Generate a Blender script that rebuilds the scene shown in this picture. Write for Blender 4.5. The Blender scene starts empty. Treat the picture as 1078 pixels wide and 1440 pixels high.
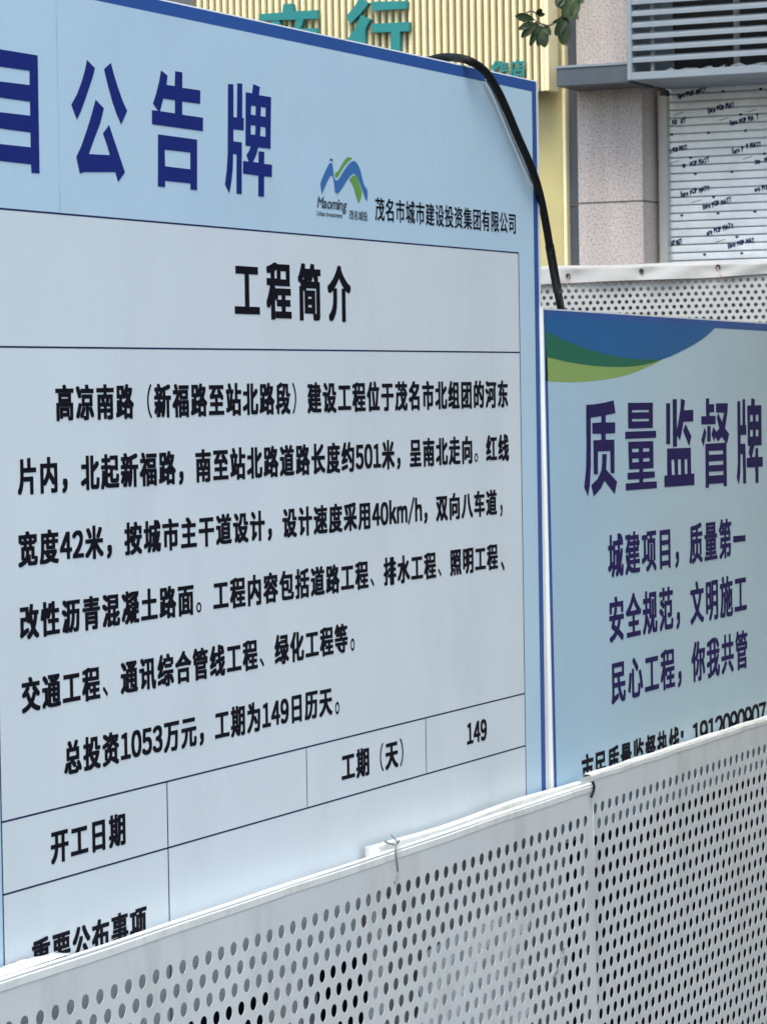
import bpy, bmesh, math, random
import numpy as np
from mathutils import Vector, Matrix
random.seed(7); rng = np.random.default_rng(7)
SC = bpy.context.scene; COL = SC.collection

# ------------------------------------------------------------------ camera, sky, sun, exposure
CAM_A, CAM_P, CAM_R, CAM_F, CAM_H = math.radians(24.6), 0.038, 0.016, 4500.0, 1.62
F = Vector((-math.sin(CAM_A)*math.cos(CAM_P), math.cos(CAM_A)*math.cos(CAM_P), -math.sin(CAM_P)))
R0 = Vector((math.cos(CAM_A), math.sin(CAM_A), 0)); U0 = R0.cross(F)
RT = math.cos(CAM_R)*R0 - math.sin(CAM_R)*U0
UP = math.cos(CAM_R)*U0 + math.sin(CAM_R)*R0
cd = bpy.data.cameras.new('camera'); cam = bpy.data.objects.new('camera', cd); COL.objects.link(cam)
cam.matrix_world = Matrix(((RT.x, UP.x, -F.x, 0), (RT.y, UP.y, -F.y, 0), (RT.z, UP.z, -F.z, CAM_H), (0, 0, 0, 1)))
cd.sensor_fit = 'VERTICAL'; cd.sensor_height = 24.0; cd.lens = CAM_F/1440*24
cd.clip_start = 0.05; cd.clip_end = 400
cd.dof.use_dof = True; cd.dof.focus_distance = 3.7; cd.dof.aperture_fstop = 42
SC.camera = cam

SUN_EL, SUN_AZ = math.radians(60), math.radians(164)     # azimuth clockwise from +Y: behind the camera
w = bpy.data.worlds.new('World'); SC.world = w; w.use_nodes = True
nt = w.node_tree; bg = nt.nodes['Background']
sky = nt.nodes.new('ShaderNodeTexSky'); sky.sky_type = 'NISHITA'; sky.sun_disc = False
sky.sun_elevation = SUN_EL; sky.sun_rotation = SUN_AZ
sky.air_density = 1.0; sky.dust_density = 3.5; sky.ozone_density = 0.4
tint = nt.nodes.new('ShaderNodeVectorMath'); tint.operation = 'MULTIPLY'; tint.inputs[1].default_value = (0.95, 1.0, 0.96)   # sky colour shifted slightly towards green
nt.links.new(sky.outputs[0], tint.inputs[0]); nt.links.new(tint.outputs[0], bg.inputs[0]); bg.inputs[1].default_value = 0.15
sl = bpy.data.lights.new('sun', 'SUN'); so = bpy.data.objects.new('sun', sl); COL.objects.link(so)
sl.energy = 0.8; sl.angle = math.radians(24); sl.color = (1.0, 0.96, 0.9)
sd = Vector((math.sin(SUN_AZ)*math.cos(SUN_EL), math.cos(SUN_AZ)*math.cos(SUN_EL), math.sin(SUN_EL)))
so.rotation_euler = sd.to_track_quat('Z', 'Y').to_euler(); so.location = (0, -5, 12)
vs = SC.view_settings; vs.view_transform = 'Standard'; vs.look = 'None'; vs.exposure = 1.2; vs.gamma = 1.0
vs.use_curve_mapping = False

def ray(x, y):
    return F + RT*((x-539)/CAM_F) - UP*((y-720)/CAM_F)
def on_x(x, y, X):            # a sight line of the photograph met with the plane X = const: (Y, Z)
    q = ray(x, y); t = X/q.x
    return t*q.y, CAM_H+t*q.z
def on_y(x, y, Y):
    q = ray(x, y); t = Y/q.y
    return t*q.x, CAM_H+t*q.z
def at_t(x, y, t):
    q = ray(x, y)*t
    return Vector((q.x, q.y, CAM_H+q.z))

# ------------------------------------------------------------------ materials
def new_mat(name):
    m = bpy.data.materials.new(name); m.use_nodes = True
    return m, m.node_tree, m.node_tree.nodes['Principled BSDF']
def N(t, kind, **kw):
    n = t.nodes.new(kind)
    for k, v in kw.items(): setattr(n, k, v)
    return n
def mat(name, col, rough=0.5, var=0.08, scale=6.0, bump=0.0, bscale=80.0, metal=0.0, spec=0.5, wave=0.0, wscale=3.0, dirt=None, dscale=3.0, damt=0.4):
    m, t, b = new_mat(name)
    tc = N(t, 'ShaderNodeTexCoord')
    n = N(t, 'ShaderNodeTexNoise'); n.inputs['Scale'].default_value = scale; n.inputs['Detail'].default_value = 6
    t.links.new(tc.outputs['Object'], n.inputs['Vector'])
    r = N(t, 'ShaderNodeMapRange'); r.inputs[1].default_value = 0.3; r.inputs[2].default_value = 0.7
    r.inputs[3].default_value = 1-var; r.inputs[4].default_value = 1+var
    t.links.new(n.outputs[0], r.inputs[0])
    mx = N(t, 'ShaderNodeVectorMath', operation='SCALE'); mx.inputs[0].default_value = col
    t.links.new(r.outputs[0], mx.inputs['Scale'])
    out = mx.outputs[0]
    if dirt:
        dn = N(t, 'ShaderNodeTexNoise'); dn.inputs['Scale'].default_value = dscale; dn.inputs['Detail'].default_value = 10; dn.inputs['Roughness'].default_value = 0.7
        mp = N(t, 'ShaderNodeMapping'); mp.inputs['Scale'].default_value = (1, 1, 0.35)
        t.links.new(tc.outputs['Object'], mp.inputs[0]); t.links.new(mp.outputs[0], dn.inputs['Vector'])
        dr = N(t, 'ShaderNodeMapRange'); dr.inputs[1].default_value = 0.5; dr.inputs[2].default_value = 0.8; dr.inputs[4].default_value = damt
        t.links.new(dn.outputs[0], dr.inputs[0])
        mm = N(t, 'ShaderNodeMix', data_type='RGBA'); t.links.new(dr.outputs[0], mm.inputs[0])
        t.links.new(out, mm.inputs[6]); mm.inputs[7].default_value = (*dirt, 1); out = mm.outputs[2]
    t.links.new(out, b.inputs['Base Color'])
    b.inputs['Roughness'].default_value = rough; b.inputs['Metallic'].default_value = metal
    b.inputs['Specular IOR Level'].default_value = spec
    nrm = None
    if wave:
        wn = N(t, 'ShaderNodeTexNoise'); wn.inputs['Scale'].default_value = wscale; wn.inputs['Detail'].default_value = 2
        t.links.new(tc.outputs['Object'], wn.inputs['Vector'])
        wb = N(t, 'ShaderNodeBump'); wb.inputs['Strength'].default_value = wave; wb.inputs['Distance'].default_value = 0.02
        t.links.new(wn.outputs[0], wb.inputs['Height']); nrm = wb
    if bump:
        bn = N(t, 'ShaderNodeTexNoise'); bn.inputs['Scale'].default_value = bscale; bn.inputs['Detail'].default_value = 4
        t.links.new(tc.outputs['Object'], bn.inputs['Vector'])
        bb = N(t, 'ShaderNodeBump'); bb.inputs['Strength'].default_value = bump; bb.inputs['Distance'].default_value = 0.004
        t.links.new(bn.outputs[0], bb.inputs['Height'])
        if nrm: t.links.new(nrm.outputs[0], bb.inputs['Normal'])
        nrm = bb
    if nrm: t.links.new(nrm.outputs[0], b.inputs['Normal'])
    return m
def granite(name):
    m, t, b = new_mat(name)
    tc = N(t, 'ShaderNodeTexCoord')
    n = N(t, 'ShaderNodeTexNoise'); n.inputs['Scale'].default_value = 75; n.inputs['Detail'].default_value = 3
    t.links.new(tc.outputs['Object'], n.inputs['Vector'])
    cr = N(t, 'ShaderNodeValToRGB'); e = cr.color_ramp.elements
    e[0].position = 0.36; e[0].color = (0.29, 0.26, 0.25, 1); e[1].position = 0.46; e[1].color = (0.43, 0.375, 0.36, 1)
    x = e.new(0.66); x.color = (0.54, 0.48, 0.465, 1)
    t.links.new(n.outputs[0], cr.inputs[0])
    mp = N(t, 'ShaderNodeMapping'); mp.inputs['Scale'].default_value = (5, 5, .7); t.links.new(tc.outputs['Object'], mp.inputs[0])
    sn = N(t, 'ShaderNodeTexNoise'); sn.inputs['Scale'].default_value = 1.4; sn.inputs['Detail'].default_value = 6; t.links.new(mp.outputs[0], sn.inputs['Vector'])
    sr = N(t, 'ShaderNodeMapRange'); sr.inputs[1].default_value = .35; sr.inputs[2].default_value = .7; sr.inputs[3].default_value = .82; sr.inputs[4].default_value = 1.06; t.links.new(sn.outputs[0], sr.inputs[0])
    ml = N(t, 'ShaderNodeVectorMath', operation='SCALE'); t.links.new(cr.outputs[0], ml.inputs[0]); t.links.new(sr.outputs[0], ml.inputs['Scale']); t.links.new(ml.outputs[0], b.inputs['Base Color'])
    b.inputs['Roughness'].default_value = 0.55
    return m

M = dict(
    vinyl=mat('pale_blue_vinyl', (0.51, 0.69, 0.83), 0.45, 0.03, 3, 0.05, 900, spec=0.35, wave=0.2, wscale=3.2, dirt=(0.40, 0.44, 0.46), dscale=7, damt=0.22),
    vinyl_table=mat('grey_white_vinyl', (0.69, 0.755, 0.80), 0.45, 0.03, 3, 0.05, 900, spec=0.35, wave=0.2, wscale=3.2, dirt=(0.40, 0.44, 0.46), dscale=7, damt=0.22),
    vinyl_right=mat('grey_blue_vinyl', (0.48, 0.63, 0.70), 0.45, 0.04, 3, 0.05, 900, spec=0.35, wave=0.2, wscale=3.2, dirt=(0.40, 0.44, 0.46), dscale=7, damt=0.22),
    border=mat('blue_border_ink', (0.03, 0.10, 0.34), 0.5, 0.06, 5, spec=0.2, wave=0.10, wscale=2.2),
    navy=mat('navy_ink', (0.015, 0.028, 0.18), 0.6, 0.05, 5, spec=0.06),
    violet=mat('violet_navy_ink', (0.025, 0.018, 0.10), 0.6, 0.05, 5, spec=0.06),
    black=mat('black_ink', (0.008, 0.008, 0.014), 0.6, 0.05, 5, spec=0.06),
    seam=mat('dusty_seam', (0.46, 0.62, 0.75), 0.6, 0.3, 30),
    line=mat('thin_navy_line_ink', (0.022, 0.035, 0.095), 0.6, 0.05, 5, spec=0.06),
    waveblue=mat('wave_blue_ink', (0.012, 0.125, 0.33), 0.5, 0.05, 5, spec=0.2),
    wavegreen=mat('wave_green_ink', (0.014, 0.15, 0.085), 0.5, 0.05, 5, spec=0.2),
    wavelime=mat('wave_lime_ink', (0.27, 0.42, 0.12), 0.5, 0.05, 5, spec=0.2),
    logoblue=mat('logo_blue_ink', (0.04, 0.17, 0.45), 0.4, 0.04, 5),
    logogreen=mat('logo_green_ink', (0.14, 0.36, 0.07), 0.4, 0.04, 5),
    logogrey=mat('logo_grey_ink', (0.06, 0.09, 0.11), 0.4, 0.04, 5),
    board_edge=mat('white_board_edge', (0.72, 0.75, 0.77), 0.45, 0.05, 12),
    galv=mat('galvanised_steel', (0.45, 0.46, 0.47), 0.45, 0.1, 20, metal=0.6),
    fence=mat('white_powder_coat', (0.64, 0.665, 0.675), 0.42, 0.04, 4, 0.04, 300, wave=0.14, wscale=4, dirt=(0.36, 0.34, 0.30), dscale=13, damt=0.5),
    fence_far=mat('far_white_coat', (0.40, 0.41, 0.41), 0.5, 0.05, 4, dirt=(0.36, 0.35, 0.32), dscale=6, damt=0.4),  # coat set darker than the near fence to offset stronger sun
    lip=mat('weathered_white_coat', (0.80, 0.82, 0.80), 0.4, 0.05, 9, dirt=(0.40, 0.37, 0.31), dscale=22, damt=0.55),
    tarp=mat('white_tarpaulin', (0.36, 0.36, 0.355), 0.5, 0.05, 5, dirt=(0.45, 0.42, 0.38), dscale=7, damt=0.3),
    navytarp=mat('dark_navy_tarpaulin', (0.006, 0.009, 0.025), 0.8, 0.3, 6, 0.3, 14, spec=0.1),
    rubber=mat('black_rubber', (0.006, 0.006, 0.007), 0.6, 0.3, 60, 0.25, 300, spec=0.25),
    tape=mat('black_tape', (0.010, 0.010, 0.011), 0.45, 0.2, 60, spec=0.3),
    galv_dark=mat('dull_grey_sheet', (0.33, 0.34, 0.35), 0.6, 0.1, 12),
    holedark=mat('hole_darkening_sheet', (0.15, 0.155, 0.16), 0.9, 0.6, 5),  # dark sheet that makes the far fence holes read darker
    paleline=mat('pale_grey_line', (0.40, 0.40, 0.37), 0.5, 0.1, 30),
    wire=mat('bare_wire', (0.25, 0.26, 0.26), 0.4, 0.1, 60, metal=0.7),
    redwire=mat('copper_coloured_wire', (0.45, 0.28, 0.24), 0.4, 0.1, 60),
    film=mat('milky_plastic_film', (0.80, 0.84, 0.86), 0.2, 0.05, 30),
    cream=mat('cream_cladding', (0.84, 0.75, 0.48), 0.5, 0.06, 4, dirt=(0.5, 0.42, 0.26), dscale=4, damt=0.2),
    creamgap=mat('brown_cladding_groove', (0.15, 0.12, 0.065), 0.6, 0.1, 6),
    olive=mat('olive_yellow_panel', (0.50, 0.43, 0.20), 0.5, 0.06, 5, dirt=(0.34, 0.28, 0.14), dscale=4, damt=0.3),
    teal=mat('teal_sign_letter', (0.010, 0.19, 0.19), 0.35, 0.06, 5),
    charcoal=mat('charcoal_cladding', (0.058, 0.072, 0.092), 0.45, 0.1, 4, dirt=(0.13, 0.13, 0.125), dscale=5, damt=0.4),
    granite=granite('pinkish_granite'),
    jointm=mat('dark_joint', (0.09, 0.085, 0.08), 0.7, 0.1, 9),
    shutter=mat('filmed_white_shutter', (0.80, 0.84, 0.88), 0.3, 0.08, 5, 0.6, 26, wave=0.5, wscale=9, dirt=(0.5, 0.53, 0.56), dscale=8, damt=0.5),
    rail=mat('grey_shutter_rail', (0.42, 0.43, 0.42), 0.4, 0.06, 6),
    louvre=mat('grey_blue_aluminium', (0.21, 0.25, 0.29), 0.45, 0.06, 6),
    louvredark=mat('dark_frame_shade', (0.02, 0.022, 0.025), 0.6, 0.2, 5),
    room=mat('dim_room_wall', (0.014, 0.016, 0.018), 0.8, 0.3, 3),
    facade=mat('dark_grey_render', (0.12, 0.125, 0.13), 0.7, 0.1, 2),
    leaf=mat('dark_green_leaf', (0.018, 0.040, 0.011), 0.45, 0.6, 18, spec=0.25),
    bark=mat('grey_brown_bark', (0.12, 0.09, 0.065), 0.8, 0.3, 18, 0.5, 40),
    ground=mat('grey_asphalt', (0.09, 0.088, 0.085), 0.85, 0.25, 2, 0.5, 120),
    weed=mat('yellow_green_weed', (0.12, 0.15, 0.03), 0.5, 0.4, 9),
)

def print_blend(m, y0, y1, tone):
    # the print of the second board runs from sky blue at its edge to grey blue in the middle
    t = m.node_tree; b = t.nodes['Principled BSDF']; src = b.inputs['Base Color'].links[0].from_socket
    tc = N(t, 'ShaderNodeTexCoord'); sx = N(t, 'ShaderNodeSeparateXYZ'); t.links.new(tc.outputs['Object'], sx.inputs[0])
    r = N(t, 'ShaderNodeMapRange', interpolation_type='SMOOTHSTEP'); r.inputs[1].default_value = y0; r.inputs[2].default_value = y1
    t.links.new(sx.outputs[1], r.inputs[0])
    mm = N(t, 'ShaderNodeMix', data_type='RGBA'); t.links.new(r.outputs[0], mm.inputs[0]); mm.inputs[6].default_value = (*tone, 1)
    t.links.new(src, mm.inputs[7]); t.links.new(mm.outputs[2], b.inputs['Base Color'])
print_blend(M['vinyl_right'], 3.85, 4.35, (0.42, 0.61, 0.75))

# ------------------------------------------------------------------ object helpers
def empty(name, loc, label, cat, group=None):
    o = bpy.data.objects.new(name, None); COL.objects.link(o); o.location = loc
    o['label'] = label; o['category'] = cat
    if group: o['group'] = group
    return o
def tag(o, label, cat, group=None):
    o['label'] = label; o['category'] = cat
    if group: o['group'] = group
    return o
def link_mesh(name, me, m, parent=None, smooth=False):
    o = bpy.data.objects.new(name, me); COL.objects.link(o); me.materials.append(m)
    if smooth: me.polygons.foreach_set('use_smooth', [True]*len(me.polygons))
    if parent:
        p = Vector((0, 0, 0)); q = parent
        while q: p += q.location; q = q.parent
        o.parent = parent; o.location = -p
    return o
def from_py(name, verts, faces, m, parent=None, smooth=False):
    me = bpy.data.meshes.new(name); me.from_pydata([tuple(v) for v in verts], [], faces); me.update()
    return link_mesh(name, me, m, parent, smooth)
class MB:
    def __init__(s): s.v = []; s.f = []
    def box(s, x0, x1, y0, y1, z0, z1):
        b = len(s.v)
        s.v += [(x, y, z) for x in (x0, x1) for y in (y0, y1) for z in (z0, z1)]
        s.f += [tuple(b+i for i in q) for q in ((0, 1, 3, 2), (4, 6, 7, 5), (0, 4, 5, 1), (2, 3, 7, 6), (0, 2, 6, 4), (1, 5, 7, 3))]
        return s
    def quad(s, *p):
        b = len(s.v); s.v += [tuple(q) for q in p]; s.f.append(tuple(range(b, b+len(p)))); return s
    def tube(s, pts, rad, seg=12, cap=True):
        pts = [Vector(p) for p in pts]; n = len(pts)
        rad = rad if isinstance(rad, (list, tuple)) else [rad]*n
        b = len(s.v); ref = Vector((0.3, 0.2, 1)).normalized(); prev = None
        for i, p in enumerate(pts):
            d = (pts[min(i+1, n-1)]-pts[max(i-1, 0)]).normalized()
            a = d.cross(ref) if prev is None else prev - d*prev.dot(d)
            a.normalize(); prev = a; c = d.cross(a)
            for k in range(seg):
                t = 2*math.pi*k/seg
                s.v.append(tuple(p + (a*math.cos(t)+c*math.sin(t))*rad[i]))
        for i in range(n-1):
            for k in range(seg):
                s.f.append((b+i*seg+k, b+i*seg+(k+1) % seg, b+(i+1)*seg+(k+1) % seg, b+(i+1)*seg+k))
        if cap:
            s.f.append(tuple(b+k for k in range(seg))[::-1]); s.f.append(tuple(b+(n-1)*seg+k for k in range(seg)))
        return s
    def build(s, name, m, parent=None, smooth=False, bevel=0.0):
        o = from_py(name, s.v, s.f, m, parent, smooth)
        if bevel:
            bm = bmesh.new(); bm.from_mesh(o.data)
            bmesh.ops.bevel(bm, geom=bm.edges[:], offset=bevel, segments=2, affect='EDGES', clamp_overlap=True)
            bm.to_mesh(o.data); bm.free()
        return o
def catmull(pts, k=8, closed=False):
    P = [Vector(p) for p in pts]; n = len(P); out = []
    rngi = range(n if closed else n-1)
    for i in rngi:
        if closed: a, b, c, d = P[i-1], P[i], P[(i+1) % n], P[(i+2) % n]
        else: a, b, c, d = P[max(i-1, 0)], P[i], P[i+1], P[min(i+2, n-1)]
        for j in range(k):
            t = j/k
            out.append(0.5*((2*b)+(c-a)*t+(2*a-5*b+4*c-d)*t*t+(3*b-3*c+d-a)*t**3))
    if not closed: out.append(P[-1])
    return out

# ------------------------------------------------------------------ flat print: outlines and lettering
def fill2d(loops):
    """filled flat outline (holes allowed) -> verts2d, faces"""
    c = bpy.data.curves.new('outline', 'CURVE'); c.dimensions = '2D'; c.fill_mode = 'BOTH'
    for L in loops:
        s = c.splines.new('POLY'); s.points.add(len(L)-1); s.use_cyclic_u = True
        for p, q in zip(s.points, L): p.co = (q[0], q[1], 0, 1)
    o = bpy.data.objects.new('outline', c); COL.objects.link(o)
    dg = bpy.context.evaluated_depsgraph_get(); me = bpy.data.meshes.new_from_object(o.evaluated_get(dg))
    v = [(a.co.x, a.co.y) for a in me.vertices]; f = [tuple(p.vertices) for p in me.polygons]
    bpy.data.objects.remove(o); bpy.data.curves.remove(c); bpy.data.meshes.remove(me)
    return v, f
GL = {}
def glyphs(chars):
    new = [ch for ch in dict.fromkeys(chars) if ch not in GL and ch != ' ']
    objs = []
    for ch in new:
        c = bpy.data.curves.new('glyph', 'FONT'); c.body = ch; c.size = 1; c.resolution_u = 5
        o = bpy.data.objects.new('glyph', c); COL.objects.link(o); objs.append((ch, o, c))
    if objs:
        dg = bpy.context.evaluated_depsgraph_get()
        for ch, o, c in objs:
            me = bpy.data.meshes.new_from_object(o.evaluated_get(dg))
            v = np.array([(a.co.x, a.co.y) for a in me.vertices]); f = [tuple(p.vertices) for p in me.polygons]
            GL[ch] = (v, f, v.min(0), v.max(0)); bpy.data.meshes.remove(me)
        for ch, o, c in objs: bpy.data.objects.remove(o); bpy.data.curves.remove(c)
DIRS = [(0, 0)] + [(a, b) for a in (-1, 0, 1) for b in (-1, 0, 1) if (a, b) != (0, 0)]
class Flat:
    """print lying on a plane; P maps (u, v, height) to the world"""
    def __init__(s, P, h=0.0006): s.P = P; s.h = h; s.v = []; s.f = []
    def add(s, v2, faces, du=0.0, dv=0.0):
        for k, (a, b) in enumerate(DIRS if (du or dv) else DIRS[:1]):
            base = len(s.v); h = s.h + k*0.000006
            s.v += [s.P(q[0]+a*du, q[1]+b*dv, h) for q in v2]
            s.f += [tuple(base+i for i in t) for t in faces]
    def poly(s, loops): s.add(*fill2d(loops))
    def build(s, name, m, parent): return from_py(name, s.v, s.f, m, parent)
ADV = {**{c: 0.6 for c in '０１２３４５６７８９'}, 'ｋ': 0.55, 'ｍ': 0.86, '／': 0.50, 'ｈ': 0.58}
THIN = set('（）、。，：')
def row(fls, text, un, first, last, k=0.90, bold=0.048, vb=0.52, adv=None, hfac=1.0):
    """set one row of lettering: first/last = (left, right, top, bottom) of the first and last character on the photograph"""
    glyphs(text); A = dict(ADV); A.update(adv or {})
    pos = []; p = 0.0
    for ch in text: pos.append(p); p += A.get(ch, 1.0)
    g0, g1 = GL[text[0]], GL[text[-1]]
    def tb(b):
        l, r, t, bo = b
        a0 = un(l, (t+bo)/2); a1 = un(l+200, (t+bo)/2)
        rising = (t+bo)/2 > 516
        return (un(r if rising else l, t)[1], un(l if rising else r, bo)[1])
    (t0, b0), (t1, b1) = tb(first), tb(last)
    uL = un(first[0], (first[2]+first[3])/2)[0]; uR = un(last[1], (last[2]+last[3])/2)[0]
    # horizontal
    def off(i, ch): return pos[i] + (A.get(ch, 1.0)-1.0)/2 + 0.5
    n = len(text)
    cA = off(0, text[0]) + (g0[2][0]-0.5)*k; cB = off(n-1, text[-1]) + (g1[3][0]-0.5)*k
    cw = (uR-uL)/(cB-cA+2*bold*k); d = bold*cw*k
    u0 = uL + d - cA*cw
    # vertical, least squares over both ends
    ys = [g0[3][1], g0[2][1], g1[3][1], g1[2][1]]; vv = [t0, b0, t1, b1]
    S = np.polyfit(ys, vv, 1); sy, v0 = S[0], S[1]
    bv = bold*vb; dv = bv*sy; c = np.mean(ys); sy2 = sy*(1-2*bv/0.92); v0 = v0 + (sy-sy2)*c; sy = sy2*hfac
    fl = fls[0]
    for i, ch in enumerate(text):
        if ch == ' ': continue
        if i and (text[i-1] in '，、。）' or ch == '（'):
            fl = Flat(fl.P, fl.h); fls.append(fl)
        v, f, lo, hi = GL[ch]
        kx = k*{'／': .5, 'ｍ': .9}.get(ch, 1)
        q = [(u0 + (off(i, ch)+(x-0.5)*kx)*cw, v0 + y*sy) for x, y in v]
        th = 0.15 if ch in THIN and ch != '，' else (0.95 if ch in ADV else 1.0)
        fl.add(q, f, d*th, dv*th)

# ------------------------------------------------------------------ ground
g = MB().quad((-60, -30, 0), (40, -30, 0), (40, 120, 0), (-60, 120, 0)).build('ground', M['ground'])
g['kind'] = 'structure'

# ------------------------------------------------------------------ large project board
BX = -1.532
def ub(x, y): return on_x(x, y, BX)
def PB(u, v, h): return (BX+h, u, v)
B1 = empty('notice_board', (BX, 3.1, 0), 'large pale blue project notice board covered in rows of black writing', 'notice board')
y1 = ub(757, 150)[0]; y0 = 1.98; zt = ub(400, 36)[1]; zb = 0.985
MB().box(BX-0.03, BX, y0, y1, zb, zt).build('panel', M['board_edge'], B1, bevel=0.0015)
by1 = ub(754.6, 250)[0]; bz1 = zt-0.002; y0i = y0+0.006; zbi = zb+0.004
ix1 = ub(749.6, 320)[0]; iz1 = ub(430, 62.2)[1]
Flat_face = MB().quad((BX+.0002, y0i, zbi), (BX+.0002, ix1+.001, zbi), (BX+.0002, ix1+.001, iz1+.001), (BX+.0002, y0i, iz1+.001)).build('printed_face', M['vinyl'], B1)
bd = Flat(PB, 0.0003)
bd.add([(y0i, iz1), (ix1, iz1), (by1, bz1), (y0i, bz1)], [(0, 1, 2, 3)]); bd.add([(ix1, iz1), (ix1, zbi), (by1, zbi), (by1, bz1)], [(0, 1, 2, 3)])
bd.build('border', M['border'], B1)
tu0 = ub(4, 1264)[0]; tu1 = ub(737, 974)[0]; tv0 = zbi; tv1 = ub(640, 348.2)[1]
tf = Flat(PB, 0.0003); tf.add([(tu0, tv0), (tu1, tv0), (tu1, tv1), (tu0, tv1)], [(0, 1, 2, 3)]); tf.build('table_sheet', M['vinyl_table'], B1)
gr = Flat(PB, 0.00042)
def bar(u0, u1, v0, v1): gr.add([(u0, v0), (u1, v0), (u1, v1), (u0, v1)], [(0, 1, 2, 3)])
v2 = ub(400, 492)[1]; v3 = ub(420, 1053.3)[1]; v4 = ub(420, 1139.6)[1]; lw = 0.0010
for v in (tv1, v2, v3, v4): bar(tu0-lw, tu1+lw, v-lw*0.9, v+lw*0.9)
gr.h = 0.0005
for u in (tu0, tu1): bar(u-lw, u+lw, tv0, tv1)
bar(ub(236, 1193)[0]-lw, ub(236, 1193)[0]+lw, tv0, v3)
for px, py in ((430.8, 1093), (598.3, 1048)): u = ub(px, py)[0]; bar(u-lw*.8, u+lw*.8, v4, v3)
gr.build('table_lines', M['line'], B1)
sm = Flat(PB, 0.00055); us = ub(84.5, 300)[0]; sm.add([(us-.0004, tv1+.002), (us+.0004, tv1+.002), (us+.0004, bz1), (us-.0004, bz1)], [(0, 1, 2, 3)]); sm.build('sheet_seam', M['seam'], B1)
# heading: four heavy characters drawn from their outlines
def zz(x0, y0, s, pts): return [ub(x0+a/s, y0+b/s) for a, b in pts]
hd = Flat(PB, 0.0006); Z = lambda pts: zz(0, 60, 5.133, pts)
hd.poly([Z([(-72, 36), (270, 92), (284, 944), (226, 939), (222, 878), (-68, 846), (-68, 910), (-126, 906)]),
         Z([(-18, 170), (212, 203), (212, 306), (-16, 278)]), Z([(-16, 394), (215, 426), (216, 527), (-14, 500)]), Z([(-14, 617), (219, 648), (220, 755), (-12, 730)])])
hd.build('heading_character', M['navy'], B1)
hd = Flat(PB, 0.0006)
hd.poly([Z([(626, 124), (683, 184), (668, 245), (640, 330), (606, 430), (580, 500), (554, 555), (513, 447), (555, 370), (590, 275), (612, 195)])])
hd.poly([Z([(798, 146), (822, 235), (850, 325), (885, 425), (916, 493), (873, 590), (840, 515), (805, 410), (775, 300), (749, 190)])])
hd.poly([Z([(688, 411), (748, 474), (722, 580), (680, 690), (639, 804), (792, 812), (770, 735), (741, 654), (785, 594), (900, 936), (851, 1006), (831, 934), (605, 934), (575, 945), (549, 824), (585, 745), (625, 630), (660, 515)])])
hd.build('heading_character', M['navy'], B1)
Z = lambda pts: zz(200, 80, 5.39, pts)
hd = Flat(PB, 0.0006)
hd.poly([Z([(140, 102), (189, 142), (182, 212), (244, 221), (247, 108), (301, 117), (301, 234), (438, 254), (436, 356), (300, 338), (300, 438), (458, 461), (457, 563), (71, 510), (71, 403), (118, 409), (79, 352), (105, 270), (125, 190)]),
         Z([(157, 316), (132, 411), (245, 428), (245, 328)])])
hd.poly([Z([(117, 587), (413, 627), (413, 1010), (363, 1005), (362, 959), (171, 939), (170, 987), (116, 981)]), Z([(168, 703), (362, 725), (362, 852), (170, 829)])])
hd.build('heading_character', M['navy'], B1)
hd = Flat(PB, 0.0006)
hd.poly([Z([(647, 205), (688, 208), (688, 456), (715, 459), (717, 199), (755, 203), (755, 462), (767, 465), (766, 557), (688, 549), (688, 640), (752, 648), (751, 1040), (711, 1036), (712, 738), (686, 734), (683, 850), (672, 950), (658, 1034), (624, 965), (638, 850), (645, 730)])])
hd.poly([Z([(838, 205), (888, 228), (882, 290), (973, 305), (969, 697), (876, 686), (862, 740), (836, 796), (878, 802), (878, 715), (922, 720), (921, 810), (981, 818), (979, 910), (921, 905), (920, 1060), (876, 1056), (877, 900), (760, 884), (762, 788), (806, 794), (786, 744), (806, 712), (820, 678), (779, 672), (781, 268), (830, 275)]),
         Z([(822, 368), (858, 373), (855, 443), (820, 438)]), Z([(896, 379), (932, 384), (931, 455), (894, 449)]), Z([(820, 516), (856, 521), (853, 592), (818, 587)]), Z([(894, 529), (931, 534), (930, 606), (890, 600)])])
hd.build('heading_character', M['navy'], B1)
# rows of writing
def brow(name, text, first, last, m='black', **kw):
    fls = [Flat(PB, 0.0006)]; row(fls, text, ub, first, last, **kw)
    for fl in fls: fl.build(name, M[m], B1)
brow('section_title', '工程简介', (329, 364, 370.8, 444), (461.6, 492.7, 374.4, 451.7), k=0.78, bold=0.045)
brow('company_name', '茂名市城市建设投资集团有限公司', (526.5, 540, 278, 310.8), (712.9, 724, 299.6, 329), k=.95, bold=0.018)
brow('body_text', '高凉南路（新福路至站北路段）建设工程位于茂名市北组团的河东', (77.7, 101.6, 542, 593.7), (699.5, 713.2, 533.5, 572))
brow('body_text', '片内，北起新福路，南至站北路道路长度约５０１米，呈南北走向。红线', (24.3, 45.9, 645.2, 699), (699.5, 714.5, 609, 647.3))
brow('body_text', '宽度４２米，按城市主干道设计，设计速度采用４０ｋｍ／ｈ，双向八车道', (25, 49.9, 747.4, 801.6), (683.4, 697.7, 686.5, 722.9))
brow('body_text', '改性沥青混凝土路面。工程内容包括道路工程、排水工程、照明工程', (27.4, 51.5, 850, 903), (684.7, 699, 762.6, 800.8))
brow('body_text', '交通工程、通讯综合管线工程、绿化工程等', (29.9, 53.8, 952.7, 1007), (470.4, 488, 873, 917.7))
brow('body_text', '总投资１０５３万元，工期为１４９日历天', (89.6, 113, 1041.6, 1092.7), (449.6, 466.5, 964.4, 1007.5))
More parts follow.
